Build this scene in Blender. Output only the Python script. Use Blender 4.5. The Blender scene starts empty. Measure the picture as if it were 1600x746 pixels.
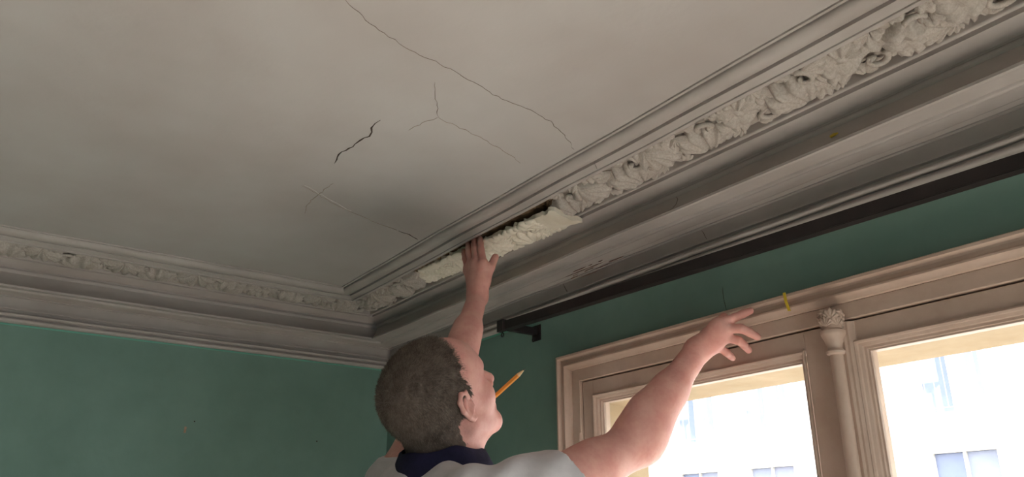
import bpy, bmesh, math, random
import numpy as np
from mathutils import Vector, Matrix

random.seed(7); RNG = np.random.default_rng(11)
scene = bpy.context.scene
COL = scene.collection

# ------------------------------------------------------------------ camera, world, sun, exposure
cam_d = bpy.data.cameras.new('camera'); cam = bpy.data.objects.new('camera', cam_d); COL.objects.link(cam)
cam_d.sensor_width = 36.0; cam_d.lens = 1250.97 / 1600 * 36.0; cam_d.clip_start = 0.05
cam.location = (2.6113, -1.3206, 1.9)
cam.rotation_mode = 'QUATERNION'
_m = (Matrix.Rotation(0.95055, 3, 'Z') @ Matrix.Rotation(1.927825, 3, 'X') @ Matrix.Rotation(-0.0026926, 3, 'Z'))
cam.rotation_quaternion = _m.to_quaternion()
scene.camera = cam

world = bpy.data.worlds.new('sky'); scene.world = world; world.use_nodes = True
bg = world.node_tree.nodes['Background']
bg.inputs['Color'].default_value = (0.86, 0.93, 1.0, 1); bg.inputs['Strength'].default_value = 3.2

sun_d = bpy.data.lights.new('sun', 'SUN'); sun_d.energy = 31.0; sun_d.angle = math.radians(0.6); sun_d.color = (1.0, 0.97, 0.94)
sun = bpy.data.objects.new('sun', sun_d); COL.objects.link(sun)
sun.rotation_euler = Vector((-0.80, 0.20, -0.56)).to_track_quat('-Z', 'Y').to_euler()

scene.view_settings.view_transform = 'Standard'; scene.view_settings.look = 'None'
scene.view_settings.exposure = 0.38; scene.view_settings.gamma = 1.0
scene.view_settings.use_curve_mapping = False
scene.cycles.use_denoising = True
scene.cycles.max_bounces = 14; scene.cycles.diffuse_bounces = 8
scene.cycles.sample_clamp_indirect = 12.0

# ------------------------------------------------------------------ helpers
def lin(c):
    return tuple(((v / 255.0) / 12.92 if v / 255.0 <= 0.04045 else ((v / 255.0 + 0.055) / 1.055) ** 2.4) for v in c)

def mat(name, rgb, rough=0.8, var=0.12, scale=6.0, bump=0.0, bscale=60.0, rgb2=None, spec=0.3, sss=0.0, detail=6.0, metal=0.0, stretch=None):
    m = bpy.data.materials.new(name); m.use_nodes = True
    nt = m.node_tree; b = nt.nodes['Principled BSDF']
    b.inputs['Roughness'].default_value = rough; b.inputs['Specular IOR Level'].default_value = spec
    b.inputs['Metallic'].default_value = metal
    c1 = lin(rgb); c2 = lin(rgb2) if rgb2 else tuple(v * (1 - var) for v in c1)
    tc = nt.nodes.new('ShaderNodeTexCoord'); src = tc.outputs['Object']
    if stretch:
        mp = nt.nodes.new('ShaderNodeMapping'); mp.inputs['Scale'].default_value = stretch
        nt.links.new(src, mp.inputs['Vector']); src = mp.outputs['Vector']
    n = nt.nodes.new('ShaderNodeTexNoise'); n.inputs['Scale'].default_value = scale; n.inputs['Detail'].default_value = detail
    n.inputs['Roughness'].default_value = 0.62
    nt.links.new(src, n.inputs['Vector'])
    r = nt.nodes.new('ShaderNodeValToRGB'); r.color_ramp.elements[0].position = 0.33; r.color_ramp.elements[1].position = 0.67
    r.color_ramp.elements[0].color = (*c2, 1); r.color_ramp.elements[1].color = (*c1, 1)
    nt.links.new(n.outputs['Fac'], r.inputs['Fac']); nt.links.new(r.outputs['Color'], b.inputs['Base Color'])
    if bump > 0:
        n2 = nt.nodes.new('ShaderNodeTexNoise'); n2.inputs['Scale'].default_value = bscale; n2.inputs['Detail'].default_value = 5
        nt.links.new(src, n2.inputs['Vector'])
        bp = nt.nodes.new('ShaderNodeBump'); bp.inputs['Strength'].default_value = bump; bp.inputs['Distance'].default_value = 0.01
        nt.links.new(n2.outputs['Fac'], bp.inputs['Height']); nt.links.new(bp.outputs['Normal'], b.inputs['Normal'])
    if sss > 0:
        b.inputs['Subsurface Weight'].default_value = sss; b.inputs['Subsurface Radius'].default_value = (1.0, 0.35, 0.2)
        b.inputs['Subsurface Scale'].default_value = 0.008
    return m

def glass_mat():
    m = bpy.data.materials.new('window_glass'); m.use_nodes = True; nt = m.node_tree
    nt.nodes.remove(nt.nodes['Principled BSDF']); out = nt.nodes['Material Output']
    t = nt.nodes.new('ShaderNodeBsdfTransparent'); t.inputs['Color'].default_value = (0.96, 0.98, 0.97, 1)
    g = nt.nodes.new('ShaderNodeBsdfGlossy'); g.inputs['Roughness'].default_value = 0.02
    fr = nt.nodes.new('ShaderNodeFresnel'); fr.inputs['IOR'].default_value = 1.3
    mx = nt.nodes.new('ShaderNodeMixShader'); nt.links.new(fr.outputs['Fac'], mx.inputs['Fac'])
    nt.links.new(t.outputs[0], mx.inputs[1]); nt.links.new(g.outputs[0], mx.inputs[2]); nt.links.new(mx.outputs[0], out.inputs['Surface'])
    return m

M = dict(
    ceiling=mat('ceiling_paint', (188, 183, 181), 0.9, scale=1.6, rgb2=(174, 165, 161), bump=0.12, bscale=25, detail=4),
    cornice=mat('cornice_paint', (184, 176, 172), 0.5, scale=5, rgb2=(170, 161, 156), bump=0.10, bscale=40),
    relief=mat('old_relief_plaster', (190, 182, 175), 0.85, scale=22, rgb2=(166, 156, 147), bump=0.06, bscale=60),
    bare=mat('bare_plaster', (150, 124, 96), 0.95, scale=18, rgb2=(98, 76, 56), bump=0.8, bscale=70),
    newplaster=mat('new_white_plaster', (236, 229, 216), 0.7, scale=14, rgb2=(222, 212, 194), bump=0.15, bscale=80),
    wall=mat('teal_wall_paint', (122, 152, 142), 0.6, scale=2.6, rgb2=(106, 136, 126), bump=0.10, bscale=30, spec=0.35),
    backwall=mat('far_wall_paint', (160, 158, 146), 0.8, scale=2.0),
    floor=mat('oak_floor', (208, 198, 190), 0.6, scale=4, rgb2=(192, 180, 170), stretch=(1, 8, 1)),
    wood=mat('window_paint', (198, 176, 161), 0.5, scale=7, rgb2=(178, 153, 137), bump=0.06, bscale=50, spec=0.4),
    stone=mat('lintel_stone', (180, 159, 132), 0.9, scale=9, rgb2=(168, 145, 116), bump=0.1),
    rail=mat('dark_metal_rail', (44, 36, 36), 0.5, scale=20, rgb2=(30, 25, 26), spec=0.4),
    crackmid=mat('crack_thin', (112, 94, 82), 0.95, scale=40),
    crack=mat('crack_dark', (66, 52, 44), 0.95, scale=40),
    crackfaint=mat('crack_faint', (150, 132, 118), 0.95, scale=40),
    ridge=mat('lifted_paint', (206, 200, 194), 0.9, scale=40),
    chip=mat('chipped_plaster', (196, 164, 146), 0.95, scale=60, rgb2=(160, 126, 108), bump=0.5),
    yellow=mat('yellow_tape', (214, 186, 60), 0.6, scale=20),
    skin=mat('skin', (224, 170, 158), 0.5, scale=26, rgb2=(210, 146, 136), bump=0.10, bscale=160, spec=0.35, sss=0.12),
    shirt=mat('shirt_cotton', (216, 211, 214), 0.9, scale=30, rgb2=(204, 198, 202), bump=0.12, bscale=300),
    navy=mat('navy_collar', (38, 36, 66), 0.9, scale=60, rgb2=(28, 27, 52), bump=0.15, bscale=300),
    hair=mat('hair_brown', (110, 97, 88), 0.7, scale=50, rgb2=(80, 68, 61), spec=0.2),
    hairgrey=mat('hair_grey', (140, 124, 112), 0.6, scale=50, rgb2=(112, 96, 86), spec=0.3),
    pencil=mat('pencil_wood', (232, 158, 70), 0.45, scale=30, rgb2=(214, 138, 54)),
    pencilwood=mat('pencil_bare_wood', (226, 190, 146), 0.7, scale=60),
    lead=mat('pencil_lead', (70, 64, 62), 0.5),
    eye=mat('eye_white', (220, 210, 204), 0.3),
    denim=mat('work_trousers', (62, 66, 82), 0.9, scale=40),
    shoe=mat('shoe_leather', (44, 38, 34), 0.6),
    alu=mat('platform_wood', (206, 192, 172), 0.7),
    facade=mat('facade_stone', (234, 230, 224), 0.9, scale=1.5, rgb2=(224, 218, 210)),
    shutter=mat('shutter_blue_grey', (164, 168, 190), 0.8, scale=4),
    iron=mat('balcony_iron', (132, 134, 160), 0.6),
    darkglass=mat('facade_window_glass', (138, 145, 175), 0.25, spec=0.5),
    street=mat('street_asphalt', (150, 146, 140), 0.95, scale=3),
    teal_line=mat('teal_paint_highlight', (112, 178, 160), 0.5, scale=30),
    glass=glass_mat(),
)

def link(o, parent=None):
    COL.objects.link(o)
    if parent is not None: o.parent = parent
    return o

def tag(o, label=None, cat=None, group=None, kind=None):
    if label: o['label'] = label
    if cat: o['category'] = cat
    if group: o['group'] = group
    if kind: o['kind'] = kind
    return o

def mesh(name, verts, faces, m, parent=None, smooth=None, mats=None, fmat=None):
    me = bpy.data.meshes.new(name); me.from_pydata([tuple(map(float, v)) for v in verts], [], [tuple(map(int, f)) for f in faces])
    if mats:
        for q in mats: me.materials.append(q)
        if fmat is not None: me.polygons.foreach_set('material_index', np.asarray(fmat, dtype=np.int32))
    else: me.materials.append(m)
    if smooth is not None:
        me.polygons.foreach_set('use_smooth', [True] * len(me.polygons))
        if smooth < 3.1: me.set_sharp_from_angle(angle=smooth)
    me.update()
    return link(bpy.data.objects.new(name, me), parent)

def bm_obj(name, bm, m, parent=None, smooth=None, bevel=0.0):
    if bevel > 0:
        bmesh.ops.bevel(bm, geom=bm.edges[:], offset=bevel, segments=2, affect='EDGES', profile=0.5, clamp_overlap=True)
    bmesh.ops.recalc_face_normals(bm, faces=bm.faces[:])
    me = bpy.data.meshes.new(name); bm.to_mesh(me); bm.free(); me.materials.append(m)
    if smooth is not None:
        me.polygons.foreach_set('use_smooth', [True] * len(me.polygons)); me.set_sharp_from_angle(angle=smooth)
    return link(bpy.data.objects.new(name, me), parent)

def add_box(bm, lo, hi):
    vs = [bm.verts.new((x, y, z)) for x in (lo[0], hi[0]) for y in (lo[1], hi[1]) for z in (lo[2], hi[2])]
    for f in ((0, 1, 3, 2), (4, 6, 7, 5), (0, 4, 5, 1), (2, 3, 7, 6), (0, 2, 6, 4), (1, 5, 7, 3)):
        bm.faces.new([vs[i] for i in f])

def boxes(name, lst, m, parent=None, bevel=0.0):
    bm = bmesh.new()
    for lo, hi in lst: add_box(bm, lo, hi)
    return bm_obj(name, bm, m, parent, None, bevel)

def empty(name, loc=(0, 0, 0), parent=None):
    o = bpy.data.objects.new(name, None); o.location = loc; o.empty_display_size = 0.05
    return link(o, parent)

def lathe_obj(name, prof, centre, m, parent=None, seg=24, half=False, smooth=math.radians(40)):
    vs, fs = [], []
    n = len(prof)
    for i in range(seg):
        a = 2 * math.pi * i / seg
        for r, z in prof: vs.append((centre[0] + r * math.cos(a), centre[1] + r * math.sin(a), centre[2] + z))
    for i in range(seg):
        j = (i + 1) % seg
        for k in range(n - 1): fs.append((i * n + k, j * n + k, j * n + k + 1, i * n + k + 1))
    return mesh(name, vs, fs, m, parent, smooth)

def tube_pts(pts, rads, seg=10, cap=True):
    pts = [np.asarray(p, float) for p in pts]; vs, fs = [], []
    up = np.array([0.13, 0.21, 0.97])
    for i, p in enumerate(pts):
        t = pts[min(i + 1, len(pts) - 1)] - pts[max(i - 1, 0)]; t /= np.linalg.norm(t)
        a = np.cross(t, up); a /= np.linalg.norm(a); b = np.cross(t, a)
        for k in range(seg):
            q = 2 * math.pi * k / seg
            vs.append(p + rads[i] * (math.cos(q) * a + math.sin(q) * b))
    for i in range(len(pts) - 1):
        for k in range(seg):
            l = (k + 1) % seg
            fs.append((i * seg + k, i * seg + l, (i + 1) * seg + l, (i + 1) * seg + k))
    if cap:
        fs.append(tuple(range(seg))[::-1]); fs.append(tuple((len(pts) - 1) * seg + k for k in range(seg)))
    return vs, fs

# ------------------------------------------------------------------ room shell
XR, YB, ZC = 3.75, -4.8, 2.632          # room extent: x 0..XR, y YB..0, ceiling height
tag(boxes('floor', [((-0.2, YB - 0.2, -0.1), (XR + 0.2, 0.23, 0.0))], M['floor']), 'oak plank floor of the room', kind='structure')
ceil = tag(boxes('ceiling', [((-0.2, YB - 0.2, ZC), (XR + 0.2, 0.23, ZC + 0.15))], M['ceiling']), 'off-white cracked plaster ceiling', kind='structure')
tag(boxes('wall_left', [((-0.2, YB - 0.2, 0), (0, 0.23, ZC))], M['wall']), 'teal painted wall under the long cornice', kind='structure')
SW, SH = (-1.62, -0.16), 2.15  # side window added for fill light: y range and head height
tag(boxes('wall_back', [((0, YB - 0.2, 0), (XR, YB, ZC))], M['wall']), 'painted wall behind the viewer', kind='structure')
tag(boxes('wall_side', [((XR, YB - 0.2, 0), (XR + 0.2, SW[0], ZC)), ((XR, SW[1], 0), (XR + 0.2, 0.23, ZC)), ((XR, SW[0], 0), (XR + 0.2, SW[1], .15)), ((XR, SW[0], SH), (XR + 0.2, SW[1], ZC))], M['wall']), 'painted wall opposite the teal wall', kind='structure')

WX0, WX1, WZ1 = 1.02, 2.566, 2.305      # first window opening (inner layer)
def wall_layer(y0, y1, x0, x1, z1, z0=0.04):
    L = []
    xs = [(0.0, x0), (x1, XR)]
    for a, b in xs: L.append(((a, y0, 0), (b, y1, ZC)))
    for o in (0,):
        L.append(((x0 + o, y0, z1), (x1 + o, y1, ZC))); L.append(((x0 + o, y0, 0), (x1 + o, y1, z0)))
    return L
tag(boxes('wall_right', wall_layer(0.0, 0.05, WX0, WX1, WZ1), M['wall']), 'teal painted wall around the tall windows', kind='structure')
tag(boxes('wall_outer', wall_layer(0.05, 0.232, 1.05, 2.536, 2.222), M['stone']), 'pale stone reveal and lintel outside the window', kind='structure')

# world portals in the two openings help the sky light find its way in
for o in (0,):
    pd = bpy.data.lights.new('window_portal', 'AREA'); pd.shape = 'RECTANGLE'; pd.size = 1.486; pd.size_y = 2.18; pd.cycles.is_portal = True
    po = bpy.data.objects.new('window_portal', pd); COL.objects.link(po)
    po.location = (1.793 + o, 0.24, 1.13); po.rotation_euler = (math.radians(-90), 0, 0)
pd = bpy.data.lights.new('window_portal', 'AREA'); pd.shape = 'RECTANGLE'; pd.size = SW[1] - SW[0]; pd.size_y = SH - .15; pd.cycles.is_portal = True
po = bpy.data.objects.new('window_portal', pd); COL.objects.link(po)
po.location = (XR + .21, (SW[0] + SW[1]) / 2, (SH + .15) / 2); po.rotation_euler = (math.radians(90), 0, math.radians(90))
# ------------------------------------------------------------------ cornices
def arc(c, r0, a0, a1, n, ry=None):
    ry = ry or r0
    return [(c[0] + r0 * math.cos(math.radians(a0 + (a1 - a0) * i / n)), c[1] + ry * math.sin(math.radians(a0 + (a1 - a0) * i / n))) for i in range(n + 1)]
Zb = 1.9
PROF = [(0.366, .733), (0.366, .7285), (0.3600, .7285), (0.3600, .7318), (0.3565, .7318)]
PROF += arc((0.3375, .7290), 0.0190, 0, -180, 10, 0.0125)
PROF += [(0.3165, .7290), (0.3165, .7190), (0.2985, .7145), (0.2985, .7115), (0.2945, .7100), (0.2900, .7110), (0.2900, .7290)]
PROF += [(0.1780, .7290), (0.1780, .7115)] + arc((0.1740, .7110), 0.0040, 0, -180, 6) + [(0.1700, .7190), (0.1580, .7190), (0.1580, .7080)]
PROF += [(0.1500, .7055), (0.1440, .7020), (0.1370, .6990), (0.1290, .6970), (0.1225, .6960), (0.1225, .6925), (0.1180, .6925), (0.1120, .6980), (0.1120, .6900)]
PROF += arc((0.1195, .6865), 0.0065, 120, -40, 7) + [(0.1215, .6800), (0.1255, .6700), (0.1320, .6580), (0.1420, .6460), (0.1530, .6380), (0.1530, .6330), (0.1470, .6325), (0.1460, .6365)]
PROF += [(0.1200, .6410), (0.1000, .6430), (0.0880, .6450), (0.0860, .6450)] + arc((0.0800, .6440), 0.0055, 0, -180, 6) + [(0.0740, .6510), (0.0680, .6510)]
PROF += [(0.0640, .6470), (0.0500, .6440), (0.0410, .6415), (0.0360, .6415), (0.0360, .6530), (0.0300, .6530), (0.0300, .6440), (0.0240, .6415), (0.0190, .6415), (0.0190, .6390), (0.0110, .6390)]
PROF += [(0.0110, .6095), (0.0180, .6085), (0.0180, .6045), (0.0110, .6030), (0.0110, .5965), (0.0180, .5945)] + arc((0.0180, .5900), 0.0060, 70, -70, 5, 0.0045) + [(0.0120, .5845), (0.0120, .5805)]
PROF += arc((0.0120, .5745), 0.0090, 80, -60, 7, 0.0065) + [(0.0080, .5680), (0.0, .5680)]

def cornice(name, along, end, n, label):
    np_ = len(PROF); vs, fs = [], []
    for i in range(n + 1):
        t = i / n
        for (r, z) in PROF:
            s = r + (end - r) * t ** 1.0
            w = 0.0010 * math.sin(s * 5.1 + r * 9) + 0.0007 * math.sin(s * 13.7 + 1.3)
            wz = 0.0009 * math.sin(s * 4.3 + 2.0) + 0.0005 * math.sin(s * 17.0 + r * 30)
            if i == 0: w = 0
            rr = max(r + w * (r > 0.005), 0.0)
            vs.append((s, -rr, Zb + z + (wz if r < 0.36 and r > 0.005 else 0)) if along == 'x' else (rr, -s, Zb + z + (wz if r < 0.36 and r > 0.005 else 0)))
    for i in range(n):
        for k in range(np_ - 1):
            a = i * np_ + k
            fs.append((a, a + np_, a + np_ + 1, a + 1) if along == 'x' else (a, a + 1, a + np_ + 1, a + np_))
    o = mesh(name, vs, fs, M['cornice'], None, math.radians(34))
    return tag(o, label, kind='structure')
trim_l = cornice('trim_1', 'y', -YB, 60, 'moulded plaster cornice with leaf frieze above the teal wall')
trim_r = cornice('trim_2', 'x', XR, 70, 'moulded plaster cornice with leaf frieze above the window wall')

# --- relief leaves
def leaf_mesh(name, seed, kind):
    rg = random.Random(seed); nu, nv = 15, 8; vs, fs = [], []
    ph = rg.uniform(0, 6.28); lob = rg.choice((2.5, 3.0, 3.5)); curl = rg.uniform(0.5, 1.1); bend = rg.uniform(-0.5, 0.5)
    for i in range(nu + 1):
        u = i / nu
        w = 0.5 * math.sin(math.pi * min(u * 0.92 + 0.06, 1.0)) ** 0.7 * (0.58 + 0.52 * abs(math.sin(lob * math.pi * u + ph)) ** 0.7)
        if kind == 1: w *= 0.75
        for j in range(nv + 1):
            v = -1 + 2 * j / nv
            x = u - 0.5; y = w * v
            ang = bend * u * 1.6; xx = x * math.cos(ang) - y * math.sin(ang); yy = x * math.sin(ang) + y * math.cos(ang)
            lb = abs(math.sin(lob * math.pi * (u - 0.10 * abs(v)) + ph))
            hgt = (1 - v * v) ** 0.55 * (0.10 + 0.34 * curl * u ** 1.4 * (1 - u ** 7)) * (0.30 + 0.9 * lb ** .7 if abs(v) > .2 else 0.95) - 0.07 * math.exp(-(v / 0.15) ** 2)
            if abs(v) == 1 or i in (0, nu): hgt = -0.05
            vs.append((xx, yy, -hgt))
    for i in range(nu):
        for j in range(nv):
            a = i * (nv + 1) + j; fs.append((a, a + 1, a + nv + 2, a + nv + 1))
    me = bpy.data.meshes.new(name); me.from_pydata(vs, [], fs); me.materials.append(M['relief'])
    me.polygons.foreach_set('use_smooth', [True] * len(me.polygons)); me.update()
    return me
def fan_mesh(name, seed):
    rg = random.Random(seed); na, nr = 26, 8; vs, fs = [], []
    lobes = rg.choice((5, 6, 7)); span = math.radians(rg.uniform(58, 76)); sk = rg.uniform(-.25, .25)
    for i in range(na + 1):
        t = -1 + 2 * i / na; th = t * span + sk * t * t
        lb = abs(math.cos(lobes * math.pi / 2 * t)); R_ = (0.92 - 0.32 * t * t) * (0.74 + 0.26 * lb ** .6)
        for j in range(nr + 1):
            q = j / nr; r = R_ * q
            hgt = (0.06 + 0.30 * q ** .8 * (1 - q ** 5)) * (0.42 + 0.62 * lb ** .8) * (1 - 0.35 * t * t) + 0.05 * math.sin(q * 9 + lobes) * (1 - q)
            if j == nr or i in (0, na): hgt = -0.05
            vs.append((r * math.cos(th) - 0.42, r * math.sin(th), -hgt))
    for i in range(na):
        for j in range(nr):
            a = i * (nr + 1) + j; fs.append((a, a + 1, a + nr + 2, a + nr + 1))
    me = bpy.data.meshes.new(name); me.from_pydata(vs, [], fs); me.materials.append(M['relief'])
    me.polygons.foreach_set('use_smooth', [True] * len(me.polygons)); me.update()
    return me
def lump_mesh(name, seed):
    rg = random.Random(seed); n, m_ = 12, 5; vs, fs = [], []
    for j in range(m_ + 1):
        q = j / m_ * math.pi * .62
        for i in range(n):
            a = 2 * math.pi * i / n; k = 1 + .16 * math.sin(3 * a + seed) + .08 * math.sin(5 * a)
            vs.append((.5 * k * math.sin(q) * math.cos(a), .5 * k * math.sin(q) * math.sin(a), -.36 * math.cos(q) + .02 * math.sin(2 * a)))
    for j in range(m_):
        for i in range(n):
            l = (i + 1) % n; fs.append((j * n + i, j * n + l, (j + 1) * n + l, (j + 1) * n + i))
    me = bpy.data.meshes.new(name); me.from_pydata(vs, [], fs); me.materials.append(M['relief'])
    me.polygons.foreach_set('use_smooth', [True] * len(me.polygons)); me.update()
    return me
def scroll_mesh(name, seed):
    rg = random.Random(seed); pts, rads = [], []
    for i in range(15):
        t = i / 14; a = 4.6 * t + seed; r = 0.46 * (1 - 0.72 * t)
        pts.append((r * math.cos(a), r * math.sin(a), -0.06 - 0.10 * math.sin(math.pi * t))); rads.append(0.13 * (1 - 0.45 * t))
    pts.append((0.03, 0.0, -0.12)); rads.append(0.17)
    vs, fs = tube_pts(pts, rads, 6)
    me = bpy.data.meshes.new(name); me.from_pydata([tuple(v) for v in vs], [], fs); me.materials.append(M['relief'])
    me.polygons.foreach_set('use_smooth', [True] * len(me.polygons)); me.update()
    return me
LEAVES = [leaf_mesh('relief_leaf', 3, 1), leaf_mesh('relief_leaf', 5, 1)] + [fan_mesh('relief_fan', s) for s in range(5)]
LUMPS = [lump_mesh('relief_lump', s) for s in range(3)]
SCROLLS = [scroll_mesh('relief_scroll', s) for s in range(3)]

def place_relief(name, me, parent, loc, size, rz, m=None, tilt=0.0, thick=1.0, rot=None):
    o = bpy.data.objects.new(name, me); link(o, parent)
    o.location = loc
    R = (rot or Matrix.Identity(3)) @ Matrix.Rotation(rz, 3, 'Z') @ Matrix.Rotation(tilt, 3, 'Y')
    o.rotation_euler = R.to_euler(); o.scale = (size, size, size * thick)
    if m:
        o.material_slots[0].link = 'OBJECT'; o.material_slots[0].material = m
    return o

def frieze_pieces(put, s0, s1, lo, hi, rg):
    """acanthus band: one module every ~9.5 cm: upright leaf, two side leaves, scrolls and small leaflets"""
    w = hi - lo; s = s0; k = 0
    while s < s1:
        md = 0.098 * rg.uniform(0.92, 1.08); mid = (lo + hi) / 2
        flip = 1 if k % 2 == 0 else -1
        put('leaf', rg.choice(LEAVES), s + 0.18 * md, mid + 0.010 * flip, 0.098, math.pi / 2 * flip + rg.uniform(-.25, .25), rg.uniform(-.12, .12))
        put('leaf', rg.choice(LEAVES), s + 0.50 * md, mid + 0.27 * w * flip, 0.060, rg.uniform(-.5, .5) + (0 if flip > 0 else math.pi), rg.uniform(-.2, .2))
        put('scroll', rg.choice(SCROLLS), s + 0.60 * md, mid - 0.20 * w * flip, 0.050, rg.uniform(0, 6.28), 0)
        put('leaf', rg.choice(LEAVES), s + 0.92 * md, mid - 0.30 * w * flip, 0.052, rg.uniform(-.7, .7), rg.uniform(-.2, .2))
        put('leaf', rg.choice(LEAVES), s + 0.82 * md, mid + 0.12 * w * flip, 0.056, math.pi * 0.7 * flip + rg.uniform(-.6, .6), rg.uniform(-.2, .2))
        put('leaflet', rg.choice(LEAVES), s + 0.36 * md, mid - 0.40 * w * flip, 0.034, rg.uniform(-1, 1), rg.uniform(-.2, .2))
        put('leaflet', rg.choice(LEAVES), s + 0.76 * md, mid + 0.40 * w * flip, 0.036, rg.uniform(2, 4), rg.uniform(-.2, .2))
        put('bud', rg.choice(LUMPS), s + 0.98 * md, mid + 0.02 * w, 0.026, rg.uniform(0, 6.28), 0)
        put('bud', rg.choice(LUMPS), s + 0.34 * md, mid + 0.42 * w * flip, 0.018, rg.uniform(0, 6.28), 0)
        s += md; k += 1
LO, HI, ZG = 0.179, 0.289, Zb + 0.7190
GAP0, GAP1 = 0.62, 1.275
def ground(name, along, parent, s0, s1, z, m, amp, mit=False, lo=LO, hi=HI):
    n = max(int((s1 - s0) / 0.008), 4); nr = 14; vs, fs = [], []
    for i in range(n + 1):
        for j in range(nr + 1):
            r = lo + (hi - lo) * j / nr; a = max(s0, r) if mit else s0
            s = a + (s1 - a) * i / n
            h = amp * (math.sin(s * 61 + r * 47) * math.sin(r * 130 + s * 23) + 0.7 * math.sin(s * 143 + 2 * math.sin(r * 90)) + 0.6 * RNG.uniform(-1, 1))
            vs.append((s, -r, z + h) if along == 'x' else (r, -s, z + h))
    for i in range(n):
        for j in range(nr):
            a = i * (nr + 1) + j; q = (a, a + nr + 1, a + nr + 2, a + 1); fs.append(q if along == 'x' else q[::-1])
    return mesh(name, vs, fs, m, parent, 3.2)
ground('relief_ground', 'y', trim_l, 0.17, 3.2, ZG + .006, M['relief'], 0.0011, True)
ground('relief_ground', 'x', trim_r, 0.17, GAP0, ZG + .006, M['relief'], 0.0011, True)
ground('relief_ground', 'x', trim_r, GAP1, 3.2, ZG + .006, M['relief'], 0.0011)
ground('bare_patch', 'x', trim_r, GAP0 - 0.01, GAP1 + 0.05, Zb + 0.7245, M['bare'], 0.0022)
rgl = random.Random(3)
def putL(nm, me, s, r, size, rz, tl):
    if s > r - 0.02: place_relief(nm, me, trim_l, (r, -s, ZG), size, rz + math.pi / 2, None, tl)
def putR(nm, me, s, r, size, rz, tl):
    if GAP0 - 0.01 < s < GAP1 + 0.01 or s < r - 0.02: return
    place_relief(nm, me, trim_r, (s, -r, ZG), size, rz, None, tl)
frieze_pieces(putL, 0.19, 2.6, LO, HI, rgl)
frieze_pieces(putR, 0.19, 3.0, LO, HI, rgl)
# crumbled edge of the old relief beside the bare patch
for k in range(9):
    place_relief('crumb', random.choice(LEAVES), trim_r, (GAP1 + random.uniform(-.012, .02), -random.uniform(LO + .01, HI - .01), Zb + 0.722), random.uniform(.018, .032), random.uniform(0, 6), M['bare'], 0, 1.4)

# --- cracks and chips
def crack(name, pts3, nrm, width, m, parent, jitter=0.0025, depth=0.0007, taper=True):
    P = []
    pts3 = [Vector(p) for p in pts3]
    for a, b in zip(pts3, pts3[1:]):
        k = max(int((b - a).length / 0.010), 1)
        for i in range(k): P.append(a.lerp(b, i / k))
    P.append(pts3[-1]); n = Vector(nrm); vs, fs = [], []
    for i, p in enumerate(P):
        t = (P[min(i + 1, len(P) - 1)] - P[max(i - 1, 0)]).normalized(); s = t.cross(n).normalized()
        q = p + s * random.uniform(-jitter, jitter)
        e = i / max(len(P) - 1, 1); w = width * random.uniform(0.5, 1.1) * (min(1, 6 * e + .15, 6 * (1 - e) + .15) if taper else 1)
        vs += [q - s * w * .5, q + n * depth, q + s * w * .5]
    for i in range(len(P) - 1):
        a = 3 * i; fs += [(a, a + 1, a + 4, a + 3), (a + 1, a + 2, a + 5, a + 4)]
    return mesh(name, vs, fs, m, parent)
CR = {'long': [(1.692, -0.977), (1.682, -0.955), (1.662, -0.918), (1.642, -0.871), (1.625, -0.817), (1.62, -0.766), (1.612, -0.724), (1.599, -0.671), (1.587, -0.63), (1.585, -0.587), (1.58, -0.533), (1.569, -0.487), (1.546, -0.44), (1.525, -0.404), (1.504, -0.376)],
      'short': [(1.564, -0.736), (1.525, -0.71), (1.46, -0.666)],
      'faint': [(1.46, -0.666), (1.45, -0.611), (1.439, -0.559), (1.415, -0.482), (1.393, -0.426)], 'faint2': [(1.46, -0.666), (1.426, -0.681), (1.385, -0.686)],
      'dark': [(1.167, -0.742), (1.196, -0.752), (1.225, -0.752), (1.271, -0.745), (1.318, -0.74), (1.337, -0.74), (1.352, -0.75), (1.372, -0.752), (1.39, -0.752)],
      'ridge': [(1.021, -0.756), (1.003, -0.722), (0.972, -0.67), (0.943, -0.609), (0.918, -0.537), (0.895, -0.455)], 'end': [(0.893, -0.45), (0.884, -0.415), (0.867, -0.376)],
      'loop': [(1.073, -0.706), (1.004, -0.707), (0.933, -0.706), (0.863, -0.687)]}
CW = {'long': (.0014, 'crackmid'), 'short': (.0012, 'crackmid'), 'faint': (.0013, 'crackfaint'), 'faint2': (.0012, 'crackfaint'), 'dark': (.0042, 'crack'), 'ridge': (.0016, 'crackfaint'), 'end': (.0032, 'crack'), 'loop': (.0016, 'crackfaint')}
for k, pts in CR.items():
    w, mm = CW[k]; crack('crack', [(x, y, ZC) for x, y in pts], (0, 0, -1), w, M[mm], ceil)
crack('paint_ridge', [(x + .004, y + .004, ZC) for x, y in CR['ridge'][:4]], (0, 0, -1), .0022, M['ridge'], ceil, depth=.0008)
def wall_crack(pts, y, w, m='crack'): crack('crack', [(x, y, z) for x, z in pts], (0, -1, 0), w, M[m], trim_r, 0.0012)
wall_crack([(1.505, 2.538), (1.510, 2.530), (1.513, 2.520), (1.516, 2.515), (1.518, 2.510)], -0.0122, .0014, 'crackmid')
wall_crack([(1.015, 2.538), (1.022, 2.527), (1.030, 2.515), (1.034, 2.510)], -0.0122, .002)
crack('crack', [(1.535, -.1205, 2.583), (1.545, -.1265, 2.570), (1.546, -.133, 2.558), (1.543, -.143, 2.546), (1.545, -.1535, 2.538)], (0, -1, .3), .0013, M['crackmid'], trim_r, 0.0006)
crack('crack', [(1.50, -.318, 2.6195), (1.488, -.300, 2.6148)], (0, 0, -1), .002, M['crack'], trim_r, 0)
rgc = random.Random(5)
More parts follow.
